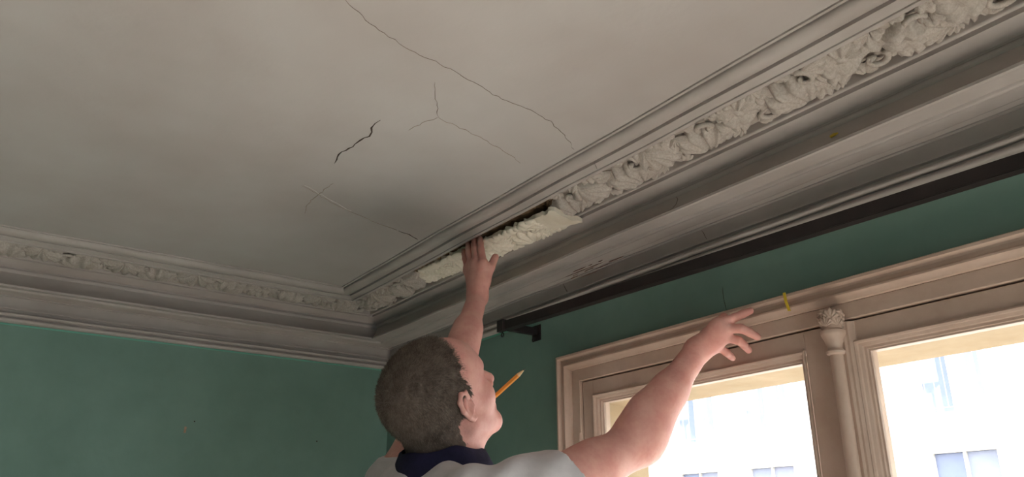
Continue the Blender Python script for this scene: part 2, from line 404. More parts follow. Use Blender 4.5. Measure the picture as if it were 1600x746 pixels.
for k in range(30):       # chipped fillets over the bracket
    x = 1.02 + 0.24 * rgc.random() ** 0.8; r, z = rgc.choice(((0.019, 2.5395), (0.025, 2.5415), (0.036, 2.5415), (0.045, 2.5425), (0.0115, 2.536)))
    pl = rgc.uniform(.008, .026); vs = []
    for a in range(7): vs.append((x + pl * math.cos(a * .9) * rgc.uniform(.6, 1), -r - .0015 + .002 * math.sin(a * .9), z + .0024 * math.sin(a * .9) * rgc.uniform(.5, 1.2)))
    vs.append((x, -r - .0022, z - .0006))
    mesh('chip', vs, [(i, (i + 1) % 7, 7) for i in range(7)], M['chip'], trim_r)

wl, wr_ = bpy.data.objects['wall_left'], bpy.data.objects['wall_right']
boxes('paint_edge_highlight', [((0, -3.2, 2.4630), (.0012, -.005, 2.4676))], M['teal_line'], wl)  # brush line of wall paint, its edge highlight put into the brighter teal
boxes('paint_edge_highlight', [((.02, -.0012, 2.4620), (3.4, 0, 2.4676))], M['teal_line'], wr_)
crack('crack', [(1.537, 0, 2.401), (1.536, 0, 2.386), (1.538, 0, 2.373), (1.541, 0, 2.347)], (0, -1, 0), .0012, M['crack'], wr_, .001)
for y_, z_ in ((-.660, 2.236), (-.259, 2.201)):
    boxes('nail_hole', [((0, y_ - .002, z_ - .002), (.0008, y_ + .002, z_ + .002))], M['crack'], wl, .0003)
# ------------------------------------------------------------------ window
def mitred(name, x0, x1, z0, z1, prof, m, parent, y=0.0, bottom=False):
    """frame around a rectangle; prof = (inset, forward depth) pairs, forward is -y"""
    vs, fs = [], []; n = len(prof)
    for w, d in prof:
        vs += [(x0 + w, y - d, z0 + (w if bottom else 0)), (x0 + w, y - d, z1 - w), (x1 - w, y - d, z1 - w), (x1 - w, y - d, z0 + (w if bottom else 0))]
    segs = 4 if bottom else 3
    for k in range(n - 1):
        for s in range(segs):
            a, b = 4 * k + s, 4 * k + (s + 1) % 4
            fs.append((a, b, b + 4, a + 4))
    return mesh(name, vs, fs, m, parent, math.radians(25))

def window(name, ox, label, full=True):
    root = empty(name, (0, 0, 0)); tag(root, label, kind='structure')
    X0, X1 = 0.998 + ox, 2.589 + ox; ZT = 2.338
    # architrave around the opening
    ap = [(0, 0), (0, .028), (.003, .031), (.010, .031), (.013, .027), (.015, .022), (.020, .0195), (.030, .0205), (.034, .023), (.0365, .027), (.041, .027), (.044, .023), (.049, .019), (.056, .0165), (.058, .012), (.058, 0)]
    ap = [(w * .69, d) for w, d in ap]
    mitred('architrave', X0, X1, 0.0, ZT, ap, M['wood'], root)
    fp = [(.040, -.04), (.040, .0095), (.0412, .011), (.0690, .011), (.0705, .0095), (.0705, -.0385), (.088, -.0385), (.088, -.05)]
    mitred('window_frame', X0, X1, 0.0, ZT, fp, M['wood'], root)
    fx0, fx1, fz1 = X0 + .0740, X1 - .0740, ZT - .1032
    mid = 1.7935 + ox
    def casement(x0, x1, px0, px1):
        c = boxes('casement', [((x0, -.004, .07), (px0 - .020, .036, fz1 + .0295)), ((px1 + .020, -.004, .07), (x1, .036, fz1 + .0295)),
                               ((px0 - .020, -.004, 2.227), (px1 + .020, .036, fz1 + .0295)), ((px0 - .020, -.004, .07), (px1 + .020, .036, .32))], M['wood'], root, 0.0012)
        mp = [(0, .004), (0, .0085), (.003, .010), (.006, .008), (.007, .004), (.0115, .001), (.0125, -.004), (.0165, -.005), (.0170, -.010), (.020, -.0105), (.020, -.03)]
        mitred('glazing_moulding', px0 - .020, px1 + .020, .32, 2.228, mp, M['wood'], c, 0.0, True)
        boxes('pane', [((px0 - .004, .0125, .335), (px1 + .004, .0165, 2.212))], M['glass'], c)
        return c
    cl = casement(fx0, mid - .012, 1.132 + ox, 1.700 + ox)
    cr = casement(mid + .012, fx1, 1.841 + ox, 2.452 + ox)
    boxes('sill', [((X0 + .058, -.02, .0), (X1 - .058, .05, .06))], M['wood'], root, .004)
    # meeting cover strip with half-round colonnette and capital
    cs = mesh('cover_strip', *strip_solid(mid - .014 + .002, mid + .034, -.004, .07, 2.263), M['wood'], root, math.radians(25))
    col = lathe_obj('colonnette', [(0.0, .07), (.0115, .07), (.0115, 2.205), (0, 2.205)], (mid + .0035, -.026, 0), M['wood'], root, 20)
    cap = lathe_obj('capital', [(0, 0), (.0125, 0), (.0155, .002), (.0165, .006), (.0150, .009), (.0125, .011), (.0135, .018), (.0170, .028), (.0205, .036), (.0215, .038), (.0215, .043), (.0190, .0455), (.0170, .047), (.018, .058), (.021, .072), (.016, .080), (0, .082)], (mid + .0035, -.028, 2.203), M['wood'], root, 28)
    for k in range(12):
        a = k * math.pi / 6; place_relief('capital_leaf', LEAVES[k % 7], cap, (mid + .0035 + .0175 * math.cos(a), -.028 + .0175 * math.sin(a), 2.203 + (.060 if k % 2 else .072)), .024, 0, M['wood'], 0, 0.9,
                     Matrix.Rotation(a, 3, 'Z') @ Matrix.Rotation(math.radians(-90), 3, 'Y'))
    for zz in (2.09, 1.1, .4):
        vs, fs = tube_pts([(fx0 - .001, -.016, zz), (fx0 - .001, -.016, zz + .012), (fx0 - .001, -.016, zz + .05)], [.005, .0042, .0042], 8)
        mesh('hinge', vs, fs, M['wood'], root, 0.6)
    return root
def strip_solid(x0, x1, y, z0, z1):
    """vertical cover strip with stepped and coved section"""
    sec = [(0, 0), (0, .010), (.002, .0125), (.006, .013), (.030, .013), (.034, .010), (.038, .0095), (.042, .006), (.048, .003), (.048, 0)]
    k = (x1 - x0) / .048; vs, fs = [], []; n = len(sec)
    for z in (z0, z1):
        for u, d in sec: vs.append((x0 + u * k, y - d, z))
    for i in range(n - 1): fs.append((i, i + 1, n + i + 1, n + i))
    fs.append(tuple(range(n, 2 * n)))
    return vs, fs
window('window_1', 0, 'cream painted double casement window with a central colonnette and moulded architrave')

ws = empty('added_window'); tag(ws, 'unseen casement window added opposite the teal wall to light the ceiling', kind='structure')  # added out of view, lets sun onto the floor to brighten the ceiling
ym = (SW[0] + SW[1]) / 2
boxes('window_frame', [((XR + .05, SW[0], .15), (XR + .11, SW[0] + .06, SH)), ((XR + .05, SW[1] - .06, .15), (XR + .11, SW[1], SH)), ((XR + .05, SW[0] + .06, SH - .06), (XR + .11, SW[1] - .06, SH)), ((XR + .05, SW[0] + .06, .15), (XR + .11, SW[1] - .06, .3)), ((XR + .05, ym - .05, .3), (XR + .11, ym + .05, SH - .06))], M['wood'], ws, .004)
boxes('pane', [((XR + .08, SW[0] + .05, .29), (XR + .084, ym - .04, SH - .05))], M['glass'], ws)
boxes('pane', [((XR + .08, ym + .04, .29), (XR + .084, SW[1] - .05, SH - .05))], M['glass'], ws)
# ------------------------------------------------------------------ street and building across
tag(boxes('bounce_slab', [((.3, .232, -.12), (3.4, 1.05, .0))], M['facade'], None, .01), 'unseen pale stone slab added outside the window to bounce light upwards', kind='structure')  # added slab below the view, throws light up to the ceiling
tag(boxes('street', [((-40, -30, -6.2), (30, 9.5, -6.0))], M['street']), 'street below the windows', kind='structure')
bld = empty('apartment_building', (-4, 10, -6)); tag(bld, 'sunlit pale stone apartment building across the street behind the window panes', 'building')
def B(name, lst, m, parent=bld, bevel=0):
    o = boxes(name, lst, m, None, bevel); o.parent = parent
    if parent is bld: o.matrix_parent_inverse = Matrix.Translation(-Vector((-4, 10, -6)))
    return o
B('wall', [((-40, 10.05, -6), (28, 12, 9.5))], M['facade'])
B('string_course', [((-40, 9.85, 3.28), (28, 10.06, 3.44))], M['facade'])
B('string_course', [((-40, 9.85, -0.3), (28, 10.06, -0.1))], M['facade'])
B('roof_cornice', [((-40, 9.6, 9.3), (28, 10.1, 9.7))], M['facade'])
for ix in range(14):
    xc = -16.8 + ix * 1.55
    for z0, z1 in ((3.5, 5.9), (0.0, 2.95)):
        if z0 < 1 and ix % 2 == 0: pass
        fr = B('window', [((xc - .52, 9.98, z0), (xc - .42, 10.12, z1)), ((xc + .42, 9.98, z0), (xc + .52, 10.12, z1)), ((xc - .52, 9.98, z1), (xc + .52, 10.12, z1 + .1)), ((xc - .02, 9.99, z0), (xc + .02, 10.06, z1))], M['facade'])
        B('pane', [((xc - .42, 10.03, z0), (xc - .02, 10.045, z1))], M['darkglass' if (ix * 7 + int(z0)) % 3 == 0 else 'shutter'], fr)
        B('pane', [((xc + .02, 10.03, z0), (xc + .42, 10.045, z1))], M['shutter'], fr)
        if z0 > 1:
            rl = [((xc - .60, 9.80, 4.42), (xc + .60, 9.84, 4.46)), ((xc - .60, 9.80, 3.52), (xc + .60, 9.82, 3.535))]
            for q in range(9): rl.append(((xc - .58 + q * .143, 9.81, 3.52), (xc - .570 + q * .143, 9.82, 4.44)))
            B('balcony_rail', rl, M['iron'], bld)
        else:
            B('shade_box', [((xc - .56, 9.86, 2.95), (xc + .56, 10.06, 3.12))], M['facade'], fr)

# ------------------------------------------------------------------ curtain rail
rail = empty('curtain_rail', (0.93, -.11, 2.43))
tag(rail, 'dark metal curtain rail under the cornice with a bracket and screw eyes', 'curtain rail')
def R_(o):
    o.parent = rail; o.matrix_parent_inverse = Matrix.Translation(-Vector((0.93, -.11, 2.43))); return o
def bar(name, a, b, wy, hz, m):
    vs = []
    for p in (a, b):
        for dy, dz in ((-wy, -hz), (wy, -hz), (wy, hz), (-wy, hz)): vs.append((p[0], p[1] + dy, p[2] + dz))
    return mesh(name, vs, [(0, 1, 5, 4), (1, 2, 6, 5), (2, 3, 7, 6), (3, 0, 4, 7), (3, 2, 1, 0), (4, 5, 6, 7)], m)
R_(bar('rail_bar', (0.888, -.110, 2.4345), (3.4, -.030, 2.4150), .009, .0115, M['rail']))
R_(bar('rail_flange', (0.888, -.108, 2.4240), (3.4, -.026, 2.4040), .010, .0018, M['rail']))
R_(boxes('bracket', [((.872, -.118, 2.424), (.888, .0, 2.444)), ((.866, -.126, 2.418), (.894, -.112, 2.450)), ((.862, -.004, 2.408), (.900, .0, 2.452))], M['rail'], None, .0015))
for xx, yy in ((.878, -.115), (.880, -.012)):
    vs, fs = [], []
    pts = [(xx, yy, 2.424), (xx, yy, 2.416)] + [(xx + .0055 * math.sin(a), yy, 2.4105 + .0055 * math.cos(a)) for a in np.linspace(0.2, 6.2, 14)]
    vs, fs = tube_pts(pts, [.0014] * len(pts), 6); R_(mesh('screw_eye', vs, fs, M['rail'], None, 1.0))

# ------------------------------------------------------------------ small marks
vs = []
def slab(name, quad, nrm, th, m):
    n = Vector(nrm) * th; q = [Vector(p) for p in quad]; k = len(q)
    v = [p for p in q] + [p + n for p in q]
    f = [tuple(range(k))[::-1], tuple(range(k, 2 * k))] + [(i, (i + 1) % k, k + (i + 1) % k, k + i) for i in range(k)]
    return mesh(name, v, f, m)
tag(slab('tape_strip', [(1.706, -.0312, 2.340), (1.712, -.0312, 2.340), (1.7135, -.0312, 2.322), (1.716, -.0275, 2.303), (1.710, -.0275, 2.304), (1.7075, -.0312, 2.323)], (0, -1, 0), .0012, M['yellow']),
    'thin yellow tape strip stuck over the top of the window architrave', 'tape')
tag(slab('paint_fleck', [(1.913, -.1340, 2.5585), (1.920, -.1320, 2.562), (1.930, -.1340, 2.5585), (1.926, -.1380, 2.554), (1.917, -.1380, 2.5535)], (0, -.8, .6), .002, M['yellow']),
    'small yellow fleck on the cornice fascia above the window', 'fleck')
tag(slab('wall_plug', [(.0, -.688, 2.200), (.0, -.682, 2.200), (.0, -.681, 2.218), (.0, -.687, 2.219)], (1, 0, 0), .002, M['chip']),
    'small reddish plug hole in the teal wall', 'plug')

# ------------------------------------------------------------------ new plaster moulding held up to the gap
def lerp(a, b, t): return a + (b - a) * t
strip = empty('plaster_moulding', (0.95, -.22, 2.61)); tag(strip, 'new white plaster leaf moulding held into the cornice gap by hand', 'moulding')
I0, I1 = np.array((0.60, -.165, 2.624)), np.array((1.274, -.165, 2.598))
O0, O1 = np.array((0.645, -.262, 2.622)), np.array((1.300, -.268, 2.594))
def sp(u, v): return lerp(lerp(I0, I1, u), lerp(O0, O1, u), v)
vs, fs = [], []; nu, nv = 90, 12; rg = random.Random(21)
for i in range(nu + 1):
    for j in range(nv + 1):
        u, v = i / nu, j / nv; e = 0.0
        p = sp(u, v).copy()
        if j == nv: p[1] += 0.004 * math.sin(u * 95) + 0.003 * rg.uniform(-1, 1)
        if j == 0: p[1] += 0.003 * math.sin(u * 70 + 1) + 0.002 * rg.uniform(-1, 1)
        p[2] += -0.005 * math.sin(math.pi * v) + 0.0022 * math.sin(u * 120 + 3 * v) * math.sin(v * 14) + .0008 * rg.uniform(-1, 1)
        vs.append(p)
nb = len(vs)
for i in range(nu + 1):
    for j in range(nv + 1): vs.append(vs[i * (nv + 1) + j] * 1.0 + np.array((0, 0, .010 + 0.004 * math.sin(math.pi * j / nv))))
for i in range(nu):
    for j in range(nv):
        a = i * (nv + 1) + j; fs.append((a, a + nv + 1, a + nv + 2, a + 1)[::-1]); b = a + nb; fs.append((b, b + nv + 1, b + nv + 2, b + 1))
for i in range(nu):
    for j in (0, nv):
        a = i * (nv + 1) + j; fs.append((a, a + nv + 1, a + nv + 1 + nb, a + nb))
for j in range(nv):
    for i in (0, nu):
        a = i * (nv + 1) + j; fs.append((a, a + 1, a + 1 + nb, a + nb))
o = mesh('backing', vs, fs, M['newplaster'], None, 0.9); o.parent = strip; o.matrix_parent_inverse = Matrix.Translation(-strip.location)
ux = (I1 - I0) / np.linalg.norm(I1 - I0); tiltm = Matrix.Rotation(math.asin(-ux[2]), 3, 'Y')
def putS(nm, me, s, r, size, rz, tl):
    u = s / 0.66; v = r
    if not (0.02 < u < 0.89): return
    p = sp(u, v); o = place_relief(nm, me, strip, p - np.array(strip.location) - np.array((0, 0, .001)), size, rz, M['newplaster'], tl * .5, 0.8, tiltm)
def putS2(nm, me, s, r, size, rz, tl): putS(nm, me, s, (r - LO) / (HI - LO) * .86 + .07, size * .86, rz, tl)
frieze_pieces(putS2, 0.0, 0.66, LO, HI, random.Random(8))
for k in range(30):          # scalloped lumps along the outer and inner edge
    putS('lump', rg.choice(LUMPS), .015 + k * .0205 + rg.uniform(-.003, .003), rg.uniform(.90, .96), rg.uniform(.024, .034), rg.uniform(0, 6), 0)
    putS('lump', rg.choice(LUMPS), .015 + k * .0205 + rg.uniform(-.005, .005), rg.uniform(.05, .12), rg.uniform(.014, .022), rg.uniform(0, 6), 0)

# ------------------------------------------------------------------ implicit surfaces for the figure
def vlen(a): return np.sqrt((a * a).sum(-1))
class Prim:
    def __init__(s, fn, k=0.02, op='add'): s.fn, s.k, s.op = fn, k, op
def cone(a, ra, b, rb, k=0.02, op='add'):
    a, b = np.array(a, float), np.array(b, float); ab = b - a; L2 = ab @ ab
    def fn(p):
        h = np.clip(((p - a) @ ab) / L2, 0, 1)
        return vlen(p - a - h[..., None] * ab) - (ra + (rb - ra) * h)
    return Prim(fn, k, op)
def ell(c, rad, axes=None, k=0.02, op='add'):
    c, rad = np.array(c, float), np.array(rad, float); A = np.eye(3) if axes is None else np.array(axes, float)   # rows = axes
    def fn(p):
        q = (p - c) @ A.T; k0 = vlen(q / rad); k1 = vlen(q / (rad * rad)) + 1e-9
        return k0 * (k0 - 1) / k1
    return Prim(fn, k, op)
def chain(pts, rads, k=0.01):
    return [cone(pts[i], rads[i], pts[i + 1], rads[i + 1], k if i == 0 else 0.004) for i in range(len(pts) - 1)]
def evalp(prims, p, cen=None, hd=0.0):
    d = np.full(p.shape[:-1], 1.0)
    for q in prims:
        if cen is not None and q.fn(cen[None])[0] - hd > q.k + 0.012: continue
        e = q.fn(p)
        if q.op == 'add':
            h = np.clip(0.5 + 0.5 * (d - e) / q.k, 0, 1); d = d + (e - d) * h - q.k * h * (1 - h)
        else:
            h = np.clip(0.5 - 0.5 * (d + e) / q.k, 0, 1); d = d + (-e - d) * h + q.k * h * (1 - h)
    return d
def surfnet(field, lo, hi, h, Bn=22):
    """naive surface nets over the sparse blocks near the surface; field(points, block_centre, half_diagonal)"""
    lo, hi = np.array(lo), np.array(hi); nb = np.ceil((hi - lo) / (h * Bn)).astype(int)
    bs = h * Bn; hd = bs * 0.5 * math.sqrt(3) * 1.12
    g = np.stack(np.meshgrid(*[np.arange(n) for n in nb], indexing='ij'), -1).reshape(-1, 3)
    cen = lo + (g + 0.5) * bs
    near = np.abs(field(cen, None, 0)) < hd * 1.15 + 0.012
    K, V, Q = [], [], []
    li = np.arange(Bn + 2); lp = np.stack(np.meshgrid(li, li, li, indexing='ij'), -1)
    S = 1 << 20
    for b, c in zip(g[near], cen[near]):
        gi = lp + b * Bn; d = field(lo + gi * h, c, hd)
        s = d < 0
        if s.all() or not s.any(): continue
        cs = np.zeros((Bn + 1,) * 3, int); acc = np.zeros((Bn + 1,) * 3 + (3,)); cnt = np.zeros((Bn + 1,) * 3)
        def cut(o): return tuple(slice(q, q + Bn + 1) for q in o)
        cr = [(x, y, z) for x in (0, 1) for y in (0, 1) for z in (0, 1)]
        for a in cr:
            for ax in range(3):
                if a[ax]: continue
                e = list(a); e[ax] = 1; d0, d1 = d[cut(a)], d[cut(e)]
                m = (d0 < 0) != (d1 < 0); t = np.where(m, d0 / np.where(m, d0 - d1, 1), 0)
                for q in range(3): acc[..., q] += np.where(m, a[q] + (t if q == ax else 0), 0)
                cnt += m
        act = cnt > 0; ci = np.argwhere(act)
        key = lambda ii: (ii[..., 0] * 4096 + ii[..., 1]) * 4096 + ii[..., 2]
        gk = ci + b * Bn; K.append(key(gk)); V.append(lo + (gk + acc[act] / cnt[act][:, None]) * h)
        for ax in range(3):
            u, w = (ax + 1) % 3, (ax + 2) % 3
            sl0 = [slice(1, Bn + 1)] * 3; sl0[ax] = slice(0, Bn); sl1 = list(sl0); sl1[ax] = slice(1, Bn + 1)
            a0, a1 = s[tuple(sl0)], s[tuple(sl1)]; m = a0 != a1; e = np.argwhere(m)
            if len(e) == 0: continue
            off = np.ones(3, int); off[ax] = 0; e = e + off; fl = a0[m]
            du = np.zeros(3, int); du[u] = 1; dw = np.zeros(3, int); dw[w] = 1
            q = np.stack([key(e + b * Bn - du - dw), key(e + b * Bn - dw), key(e + b * Bn), key(e + b * Bn - du)], 1)
            q[~fl] = q[~fl][:, ::-1]; Q.append(q)
    K = np.concatenate(K); V = np.concatenate(V); Q = np.concatenate(Q)
    uk, idx = np.unique(K, return_index=True)
    F = np.searchsorted(uk, Q); ok = (uk[np.clip(F, 0, len(uk) - 1)] == Q).all(1)
    return V[idx], F[ok]
def net_obj(name, V, F, m, parent=None):
    me = bpy.data.meshes.new(name); me.vertices.add(len(V)); me.vertices.foreach_set('co', V.astype(np.float32).ravel())
    me.loops.add(F.size); me.loops.foreach_set('vertex_index', F.astype(np.int32).ravel())
    me.polygons.add(len(F)); me.polygons.foreach_set('loop_start', np.arange(0, F.size, 4, dtype=np.int32)); me.polygons.foreach_set('loop_total', np.full(len(F), 4, dtype=np.int32))
    me.polygons.foreach_set('use_smooth', np.ones(len(F), dtype=bool)); me.update(calc_edges=True); me.validate(); me.materials.append(m)
    o = bpy.data.objects.new(name, me); link(o, parent); return o

# ------------------------------------------------------------------ person
HC = np.array((1.2854, -.5425, 2.1453)); PITCH = math.radians(42.4); YAW = math.radians(-3.1); ROLL = math.radians(14.7)
fh = np.array((-math.sin(YAW), math.cos(YAW), 0)); HR = np.array((math.cos(YAW), math.sin(YAW), 0)); zz = np.array((0, 0, 1.0))
HF = fh * math.cos(PITCH) + zz * math.sin(PITCH); HU = zz * math.cos(PITCH) - fh * math.sin(PITCH)
HR, HU = HR * math.cos(ROLL) - HU * math.sin(ROLL), HU * math.cos(ROLL) + HR * math.sin(ROLL)
HA = np.stack([HF, HR, HU])
def hl(f, r, u): return HC + f * HF + r * HR + u * HU
def both(fn): return [fn(1), fn(-1)]
skull = [ell(hl(-.010, 0, .028), (.101, .078, .088), HA, .02), ell(hl(.034, 0, -.018), (.062, .064, .094), HA, .03),
         ell(hl(.022, 0, -.065), (.058, .054, .050), HA, .02)]
face = []
for s in (1, -1):
    face += [cone(hl(.002, .050 * s, -.055), .020, hl(.066, .020 * s, -.104), .018, .02), ell(hl(.058, .036 * s, -.034), (.030, .028, .030), HA, .02)]
face += [ell(hl(.073, 0, -.105), (.021, .024, .019), HA, .022), cone(hl(.088, -.028, .014), .012, hl(.088, .028, .014), .012, .014), ell(hl(.045, 0, .040), (.056, .060, .050), HA, .03)]
for s in (1, -1): face += [ell(hl(.099, .031 * s, -.006), (.016, .019, .012), HA, .010, 'sub')]
face += [cone(hl(.092, 0, .004), .009, hl(.117, 0, -.038), .0125, .012)]
for s in (1, -1): face += [ell(hl(.104, .012 * s, -.043), (.011, .008, .008), HA, .006)]
face += [cone(hl(.088, -.018, -.068), .008, hl(.088, .018, -.068), .008, .006), cone(hl(.086, -.015, -.080), .009, hl(.086, .015, -.080), .009, .006), cone(hl(.103, -.022, -.074), .0018, hl(.103, .022, -.074), .0018, .004, 'sub')]
ears = []
for s in (1, -1):
    def ep(f, u, o): return hl(f, s * o, u)
    ears += [ell(hl(-.004, .079 * s, -.014), (.013, .007, .024), HA, .006)]
    rim = [(.010, .004, .078), (.006, .018, .082), (-.007, .023, .087), (-.019, .014, .092), (-.021, -.004, .092), (-.014, -.022, .088), (-.006, -.034, .083), (.002, -.036, .080)]
    for a, b in zip(rim, rim[1:]): ears.append(cone(ep(a[0], a[1], a[2]), .0046, ep(b[0], b[1], b[2]), .0046, .004))
    ears += [cone(ep(-.001, .008, .083), .0036, ep(-.012, -.010, .086), .0036, .003), cone(ep(-.012, -.010, .086), .0036, ep(-.004, -.024, .084), .0036, .003),
             ell(hl(.001, .089 * s, -.010), (.008, .008, .011), HA, .004, 'sub'), cone(ep(.010, -.006, .079), .004, ep(.009, -.016, .080), .0045, .004)]
NB = np.array((1.274, -.530, 2.030))
SR, ER, WR = np.array((1.462, -.535, 1.915)), np.array((1.487, -.247, 2.058)), np.array((1.537, -.097, 2.250))
SL, EL, WL = np.array((1.080, -.510, 2.000)), np.array((1.142, -.420, 2.244)), np.array((1.040, -.302, 2.446))
neck = [cone(hl(-.028, 0, -.045), .056, NB, .060, .03), cone(hl(.030, 0, -.082), .036, NB + fh * .034 + zz * -.005, .046, .030)]
trunk = [ell((1.258, -.565, 1.83), (.165, .105, .20), None, .04), cone(NB + (0, 0, -.05), .06, SR + (-.02, 0, .0), .055, .04), cone(NB + (0, 0, -.05), .06, SL + (.02, 0, .0), .055, .04),
         ell((1.258, -.555, 1.58), (.155, .112, .22), None, .05)]
def lp_(a, b, t): return a + (b - a) * t
arms = [cone(SR, .054, ER, .041, .03), cone(lp_(SR, ER, .35), .047, lp_(SR, ER, .7), .045, .03), cone(ER, .036, WR, .0255, .02),
        ell(lp_(ER, WR, .22) + (.004, -.002, -.006), (.038, .040, .060), None, .03), cone(lp_(ER, WR, .12), .039, lp_(ER, WR, .55), .033, .03),
        cone(SL, .056, EL, .038, .03), cone(EL, .033, WL, .0235, .02), cone(lp_(EL, WL, .12), .034, lp_(EL, WL, .5), .029, .03)]
def hand(W, mcps, pips, tips, thumb, pr=.0125, fr=(.0096, .0088, .0078)):
    out = []
    for i, mc in enumerate(mcps):
        mc = np.array(mc); out.append(cone(W, .019, mc, pr * (1.0 if i < 3 else .9), .014))
    for i in range(3): out.append(cone(lp_(np.array(mcps[i]), W, .12), pr * .95, lp_(np.array(mcps[i + 1]), W, .12), pr * .95, .010))
    for i, (mc, pi, ti) in enumerate(zip(mcps, pips, tips)):
        mc, pi, ti = map(np.array, (mc, pi, ti)); k = (1, 1.03, .97, .86)[i]; c = np.mean([mc, ti], 0)
        bend = pi - c; di = lp_(pi, ti, .55) + bend * .12
        out += [cone(mc, fr[0] * k, pi, fr[1] * k, .005), cone(pi, fr[1] * k, di, fr[2] * 1.03 * k, .003), cone(di, fr[2] * 1.03 * k, ti, fr[2] * .92 * k, .003)]
    t = [np.array(q) for q in thumb]
    out += [cone(W, .017, t[0], .0155, .012), cone(t[0], .0145, t[1], .0108, .008), cone(t[1], .0108, t[2], .0088, .004)]
    return out
cdir = np.array((.70, -.60, -.25))
LM = [(1.062, -.300, 2.527), (1.036, -.304, 2.538), (1.009, -.302, 2.541), (.985, -.297, 2.537)]
LT = [(1.010, -.277, 2.612), (.984, -.277, 2.617), (.954, -.277, 2.616), (.930, -.275, 2.603)]
LPp = [tuple(lp_(np.array(a), np.array(b), .52) + cdir * .011) for a, b in zip(LM, LT)]
handL = hand(WL, LM, LPp, LT, [(1.056, -.294, 2.482), (1.064, -.280, 2.520), (1.058, -.262, 2.552)])
RM = [(1.590, -.088, 2.296), (1.598, -.083, 2.284), (1.590, -.078, 2.270), (1.566, -.074, 2.258)]
RP = [(1.616, -.072, 2.304), (1.627, -.068, 2.281), (1.612, -.060, 2.261), (1.574, -.052, 2.244)]
RT = [(1.634, -.043, 2.319), (1.642, -.040, 2.265), (1.607, -.026, 2.247), (1.566, -.026, 2.238)]
handR = hand(WR, RM, RP, RT, [(1.546, -.072, 2.282), (1.552, -.052, 2.305), (1.566, -.040, 2.322)], .0130, (.0097, .0089, .0079))
bodyp = trunk + neck + skull + face + ears + arms + handR + handL
def fbody(p, c, hd): return evalp(bodyp, p, c, hd)
person = empty('person', (1.258, -.56, .56))
tag(person, 'man in pale polo shirt with navy collar reaching both arms up to the cornice', 'person')
def pz(o):
    o.parent = person; o.matrix_parent_inverse = Matrix.Translation(-person.location); return o
V, F = surfnet(fbody, (.85, -.78, 1.36), (1.70, .02, 2.66), .0026)
pz(net_obj('body', V, F, M['skin']))

# eyes
for s in (1, -1):
    c = hl(.0765, .031 * s, -.005); prof = [(.0110 * math.sin(a), -.0110 * math.cos(a)) for a in np.linspace(0, math.pi, 9)]
    pz(lathe_obj('eye', prof, c, M['eye'], None, 12))

for s in (1, -1):
    vs, fs = tube_pts([hl(.0995, .012 * s, .016), hl(.0985, .022 * s, .021), hl(.092, .034 * s, .022), hl(.082, .044 * s, .017)], [.002, .0034, .0032, .0015], 8)
    pz(mesh('eyebrow', vs, fs, M['hair'], None, 1.0))
# hair: cropped cap plus strands
def hmask(p):
    q = (p - HC) @ HA.T; f, r, u = q[..., 0], np.abs(q[..., 1]), q[..., 2]
    n = .004 * np.sin(f * 210 + u * 170) * np.sin(u * 260 + r * 90)
    A = np.maximum(f - (.066 - .55 * np.maximum(r - .030, 0)), .040 - u); Bm = np.maximum(f - .030, -.004 - u); S_ = np.maximum(f - .019, -.034 - u); Cm = np.maximum(f + .026, -.105 - u)
    return np.minimum(np.minimum(A, Bm), np.minimum(S_, Cm)) + n
headp = skull + neck
def fhair(p, c, hd):
    d = evalp(headp, p, c, hd); m = hmask(p); t = np.clip((-m + .004) / .026, 0, 1); t = t * t * (3 - 2 * t)
    q = (p - HC) @ HA.T
    n = .0012 * np.sin(q[..., 0] * 300 + 4 * np.sin(q[..., 2] * 120)) * np.sin(q[..., 1] * 340 + q[..., 2] * 150)
    return d + .0035 - (.0095 + n) * t
V, F = surfnet(fhair, HC - .17, HC + .17, .003)
hm = hmask(V); 
hair = pz(net_obj('hair', V, F, M['hair']))
me = hair.data; nrm = np.zeros(len(V) * 3, np.float32); me.vertices.foreach_get('normal', nrm); nrm = nrm.reshape(-1, 3)
sel = np.flatnonzero(hm < -.001); pick = RNG.choice(sel, 60000)
sv, sf, sm = [], [], []
q = (V[pick] - HC) @ HA.T
flow = -HU[None] * (0.8 - 0.9 * np.clip(q[:, 2:3] / .1, 0, 1)) - HF[None] * 0.15 + HR[None] * (q[:, 1:2] * 4) + HF[None] * (np.clip(q[:, 2:3] / .1, 0, 1) * .55)
dr = flow + nrm[pick] * .45 + RNG.normal(0, .16, (len(pick), 3)); dr -= nrm[pick] * np.minimum((dr * nrm[pick]).sum(1, keepdims=True) - .22, 0)
dr /= np.linalg.norm(dr, axis=1, keepdims=True)
L = RNG.uniform(.005, .0095, len(pick)) * (0.55 + 0.6 * np.clip((q[:, 2] + .06) / .14, 0, 1)); root = V[pick] - nrm[pick] * .002 + RNG.normal(0, .0012, (len(pick), 3))
sd = np.cross(dr, nrm[pick]); sd /= np.linalg.norm(sd, axis=1, keepdims=True) + 1e-9; sd *= .00032
mid = root + dr * (L * .55)[:, None]; tip = mid + (dr * .75 - nrm[pick] * .25 + flow * .25) * (L * .5)[:, None]
VS = np.stack([root - sd, root + sd, mid + sd * .8, mid - sd * .8, tip], 1).reshape(-1, 3); n0 = np.arange(len(pick)) * 5
fq = [tuple(x) for x in np.stack([n0, n0 + 1, n0 + 2, n0 + 3], 1)]; ft = [tuple(x) for x in np.stack([n0 + 3, n0 + 2, n0 + 4], 1)]
grey = (RNG.random(len(pick)) < .30 + .3 * np.clip(q[:, 2] / .1, 0, 1)).astype(int)
st = mesh('hair_strands', VS, fq + ft, None, hair, None, [M['hair'], M['hairgrey']], np.concatenate([grey, grey])); st.matrix_parent_inverse = Matrix.Identity(4); st['kind'] = 'stuff'

